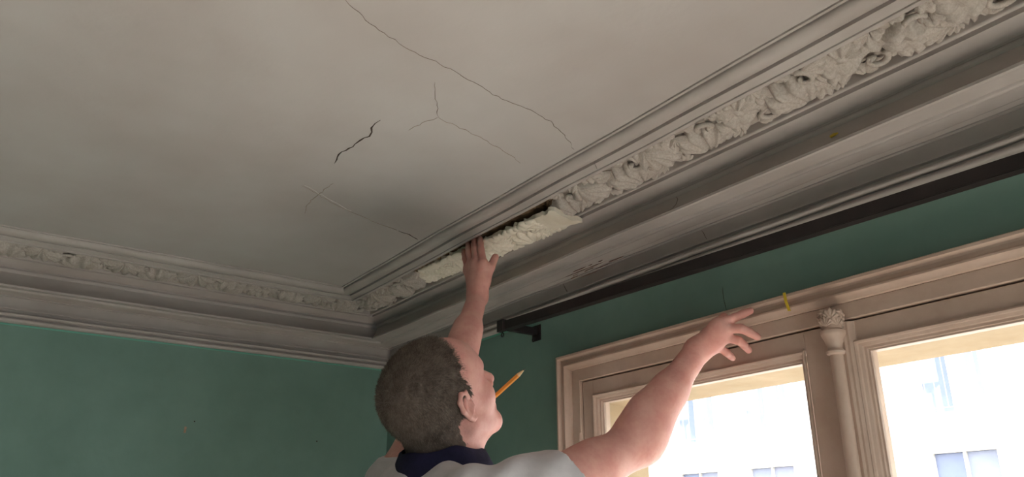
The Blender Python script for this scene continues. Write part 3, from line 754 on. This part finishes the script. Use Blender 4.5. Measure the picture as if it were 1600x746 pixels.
# shirt
def lp2(a, b, t, r): return (lp_(a, b, t), r)
AC = np.array((1.440, -.545, 1.945))
shirtp = [ell((1.262, -.560, 1.79), (.185, .125, .25), None, .05), ell((1.258, -.555, 1.52), (.180, .135, .26), None, .06),
          cone(NB + (0, -.010, -.078), .064, AC, .066, .04), cone(NB + (0, -.010, -.075), .064, SL + (.01, 0, .0), .066, .04),
          cone(AC, .066, lp_(SR, ER, .60), .053, .03), cone(SR, .066, lp_(SR, ER, .60), .055, .03), cone(SL, .068, lp_(SL, EL, .72), .060, .03)]
nR = (ER - SR) / np.linalg.norm(ER - SR); nL = (EL - SL) / np.linalg.norm(EL - SL); cR = lp_(SR, ER, .50); cL = lp_(SL, EL, .64)
naxis = HU * .35 + zz * .65; naxis /= np.linalg.norm(naxis)
def fshirt(p, c, hd):
    d = evalp(shirtp, p, c, hd)
    x, y, z = p[..., 0], p[..., 1], p[..., 2]
    d = d + .0042 * np.sin(x * 38 + z * 55 + 2 * np.sin(y * 24)) + .0024 * np.sin(x * 70 - z * 40 + y * 60)
    near = vlen(p - SR) < .32; d = np.where(near, np.maximum(d, ((p - cR) @ nR) * .9 + .0015 * np.sin(y * 150)), d)
    near = vlen(p - SL) < .26; d = np.where(near, np.maximum(d, ((p - cL) @ nL) * .9), d)
    d = np.maximum(d, 1.30 - z)
    return np.maximum(d, np.maximum((p - NB) @ naxis - .012, -1 + 0 * x) * .9)
V, F = surfnet(fshirt, (.86, -.80, 1.26), (1.70, -.15, 2.24), .0042)
shirt = pz(net_obj('polo_shirt', V, F, M['shirt']))
# sleeve hem band
vs, fs = tube_pts([lp_(SR, ER, t) for t in (.470, .475, .497, .502, .500)], [.050, .0585, .0580, .0560, .046], 40, False)
hem = pz(mesh('sleeve_hem', vs, fs, M['shirt'], None, 1.0))
# collar: folded band, open at the throat
ca = naxis; cf = fh - ca * (fh @ ca); cf /= np.linalg.norm(cf); cr_ = np.cross(cf, ca)
sec = [(.060, -.020), (.062, .012), (.064, .026), (.068, .031), (.074, .028), (.085, .008), (.098, -.016), (.0995, -.020), (.096, -.020), (.082, .002), (.070, .018)]
vs, fs = [], []; NA = 72
for i in range(NA + 1):
    a = math.radians(24) + (2 * math.pi - math.radians(48)) * i / NA
    fr = max(0.0, math.cos(a))                      # towards the throat the points drop
    for r, h in sec:
        drop = .026 * fr ** 2 * (1 if r > .075 else .4); k = 1 + .05 * math.sin(3 * a + 1)
        vs.append(NB + (cf * math.cos(a) * 1.06 + cr_ * math.sin(a)) * (r * k + .006 * fr) + ca * (h - drop - .012 * fr + .002 * math.sin(5 * a)))
n = len(sec)
for i in range(NA):
    for k in range(n):
        l = (k + 1) % n; fs.append((i * n + k, i * n + l, (i + 1) * n + l, (i + 1) * n + k))
fs += [tuple(range(n)), tuple(NA * n + k for k in range(n))[::-1]]
pz(mesh('collar', vs, fs, M['navy'], None, 1.2))
# trousers, belt, shoes (below the frame)
legp = [ell((1.258, -.56, 1.38), (.178, .130, .14), None, .05)]
for s in (1, -1): legp += [cone((1.258 + .09 * s, -.56, 1.34), .098, (1.258 + .12 * s, -.54, 1.02), .070, .04), cone((1.258 + .12 * s, -.54, 1.02), .068, (1.258 + .13 * s, -.58, .66), .058, .02)]
V, F = surfnet(lambda p, c, hd: np.maximum(evalp(legp, p, c, hd), p[..., 2] - 1.44), (1.0, -.78, .56), (1.52, -.36, 1.50), .009)
pz(net_obj('trousers', V, F, M['denim']))
for s in (1, -1):
    shp = [ell((1.258 + .13 * s, -.585, .615), (.045, .055, .055), None, .02), ell((1.258 + .14 * s, -.48, .600), (.048, .125, .040), None, .03)]
    V, F = surfnet(lambda p, c, hd: np.maximum(evalp(shp, p, c, hd), .5605 - p[..., 2]), (1.0, -.68, .54), (1.52, -.32, .70), .007)
    pz(net_obj('shoe', V, F, M['shoe']))
# work platform he stands on (below the frame)
plat = empty('work_platform', (1.258, -.55, 0)); tag(plat, 'low pale wooden work platform under the man in the polo shirt', 'platform')
def P_(o): o.parent = plat; o.matrix_parent_inverse = Matrix.Translation(-plat.location); return o
P_(boxes('deck', [((.80, -.78, .52), (1.72, -.28, .56))], M['alu'], None, .004))
for x in (.84, 1.66):
    for y in (-.75, -.33):
        P_(boxes('leg', [((x, y, 0), (x + .03, y + .03, .52))], M['alu'], None, .002))
    P_(boxes('brace', [((x + .005, -.72, .22), (x + .025, -.33, .25))], M['alu']))

# ------------------------------------------------------------------ pencil in the mouth
pa = hl(.096, .012, -.071)
pb = np.array((1.366, -.400, 2.207))
pencil = empty('pencil', tuple(pa)); tag(pencil, 'sharpened orange pencil held in the mouth of the man', 'pencil')
def N_(o): o.parent = pencil; o.matrix_parent_inverse = Matrix.Translation(-pencil.location); return o
dv = (pb - pa) / np.linalg.norm(pb - pa); c0, c1 = pb - dv * .020, pb - dv * .005
vs, fs = tube_pts([pa - dv * .02, c0], [.0043, .0043], 6); N_(mesh('barrel', vs, fs, M['pencil']))
vs, fs = tube_pts([c0, c1], [.0042, .0012], 12); N_(mesh('cone', vs, fs, M['pencilwood'], None, .6))
vs, fs = tube_pts([c1, pb], [.0012, .0003], 8); N_(mesh('lead', vs, fs, M['lead'], None, .6))
